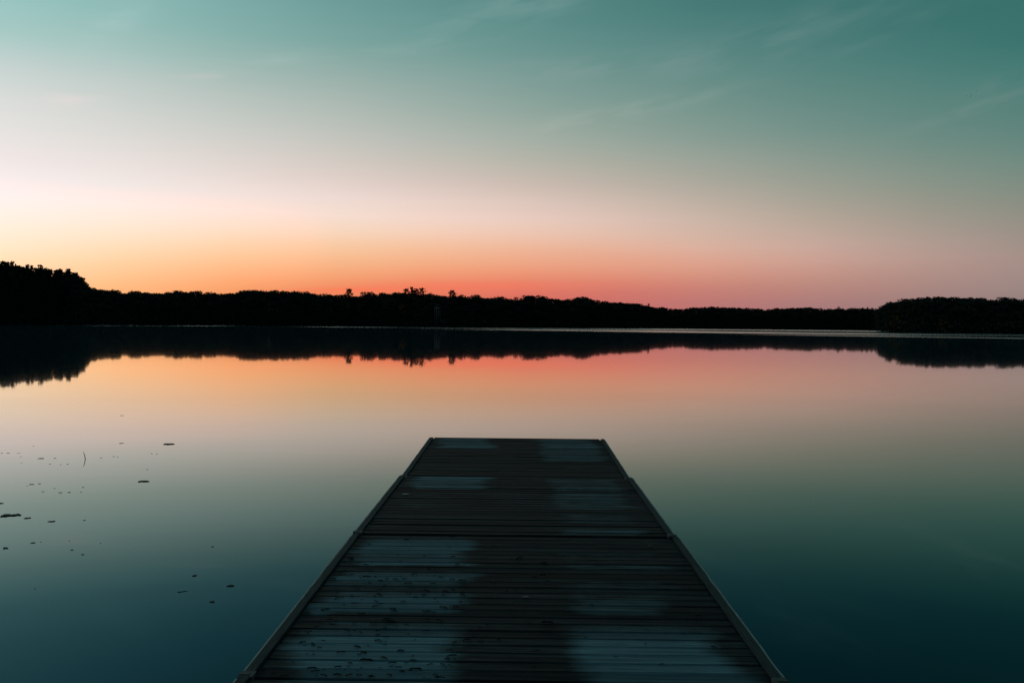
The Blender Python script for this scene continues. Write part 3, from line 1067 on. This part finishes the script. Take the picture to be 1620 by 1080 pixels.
float_thing('floating_leaf', 365, 926.3, 10, .8, 'widest dark leaf of the four nearest the dock, closest to it', 11)
float_thing('floating_leaf', 336, 951.6, 7, 1.0, 'lowest dark leaf of the four nearest the dock', 12)
float_thing('floating_leaf', 52, 858.4, 5, .9, 'small round leaf afloat below the largest floating clump', 14, notch=False)
float_thing('floating_leaf', 9, 866.8, 9, .55, 'narrow slanting leaf afloat lower left near the edge of the view', 15, rz=-.5)
SPECKS = [(3, 716.5, 4), (13, 716.5, 5), (28, 716.5, 2), (31.5, 716.5, 3), (79, 733.8, 4), (96, 734.6, 3), (107, 734, 4), (53, 705.3, 3), (65, 725, 10), (87, 724.6, 5),
          (50, 766, 8), (62.5, 765, 6), (43, 768.4, 2), (86.5, 772.3, 3), (131.5, 770.6, 4), (128.3, 778, 3), (95.5, 779, 7), (109.5, 778.6, 6),
          (68, 777.4, 5), (114, 869.6, 6), (131, 876.8, 6), (64.5, 857, 2), (193, 657.2, 6), (192, 701, 8), (180, 722, 4), (186, 722.6, 3),
          (160, 724, 4), (233, 742.6, 4), (240, 717.4, 4), (248, 718, 3), (133.5, 822.6, 5), (34, 732, 2), (33, 722.3, 2), (55.5, 931, 2), (159, 859, 2), (110, 855, 2), (336, 864.5, 6)]
for i, (px, py, w) in enumerate(SPECKS):
    float_thing('floating_speck', px, py, max(w * .66, 1.6), .45, 'tiny dark leaf speck drifting among others on the water left of the dock', 30 + i,
                'leaf specks drifting left of the dock', notch=False)


def rod(pts, rad, k=6):
    v, f = [], []
    for (p, r) in zip(pts, rad):
        for i in range(k):
            a = 2 * math.pi * i / k
            v.append((p[0] + r * math.cos(a), p[1] + r * math.sin(a), p[2]))
    for j in range(len(pts) - 1):
        for i in range(k):
            a, c = j * k + i, j * k + (i + 1) % k
            f.append((a, c, c + k, a + k))
    f.append(tuple(range(k - 1, -1, -1)))
    f.append(tuple((len(pts) - 1) * k + i for i in range(k)))
    return v, f


p = on_plane(135, 726)
o = obj('reed_stalk', mesh_data('reed_stalk', *rod([(.012, 0, -.12), (0, 0, 0), (-.009, 0, .05), (-.026, 0, .102)], [.006, .006, .005, .003]), M_WET))
o.location = p
tag(o, 'thin bent reed stalk sticking up out of the pale water', 'reed')
p = on_plane(289, 935.4)
v, f = rod([(0, 0, z * .008 - .032) for z in range(9)], [.0022, .0026, .0022, .002, .0018, .0016, .0014, .0012, .001])
v = [(z * 1.0 + .0, y + .010 * math.sin(z * 70), x + .0015) for x, y, z in v]
o = obj('floating_twig', mesh_data('floating_twig', v, f, M_WET))
o.location = p
tag(o, 'thin curved twig afloat at the left of the four nearest leaves', 'twig')


# ------------------------------------------------------------------ birds
def bird_mesh(flap):
    v = [(0, .22, 0), (.05, .05, .03), (-.05, .05, .03), (0, .05, -.05), (0, -.26, .01),
         (.32, .07, flap), (.32, -.07, flap * .9), (.66, -.06, flap * .55), (-.32, .07, flap), (-.32, -.07, flap * .9), (-.66, -.06, flap * .55),
         (.05, -.10, .02), (-.05, -.10, .02), (0, -.10, -.03)]
    f = [(0, 1, 2), (0, 3, 1), (0, 2, 3), (1, 11, 12, 2), (1, 3, 13, 11), (2, 12, 13, 3), (11, 4, 12), (12, 4, 13), (13, 4, 11),
         (1, 5, 6, 11), (5, 7, 6), (2, 12, 9, 8), (8, 9, 10)]
    return mesh_data('bird', v, f, M_BIRD)


for i, (px, py, lb) in enumerate([
        (1545, 144.6, 'rightmost and highest speck of a bird in the little flock high at right'),
        (1534.5, 147.6, 'bird speck at the top of the tight knot in the flock high at right'),
        (1529.5, 151.8, 'leftmost bird speck of the little flock high at right'),
        (1536.8, 151.2, 'darkest bird speck in the middle of the flock high at right'),
        (1535.4, 153.4, 'lowest bird speck of the little flock high at right')]):
    d = ray(px, py)
    o = obj('bird', bird_mesh([.18, -.05, .1, .22, .02][i]))
    o.location = Vector((0, 0, CAM_H)) + d * 420
    o.rotation_euler = (0, 0, RNG.uniform(.3, 1.1))
    tag(o, lb, 'bird', 'flock of birds high at right')
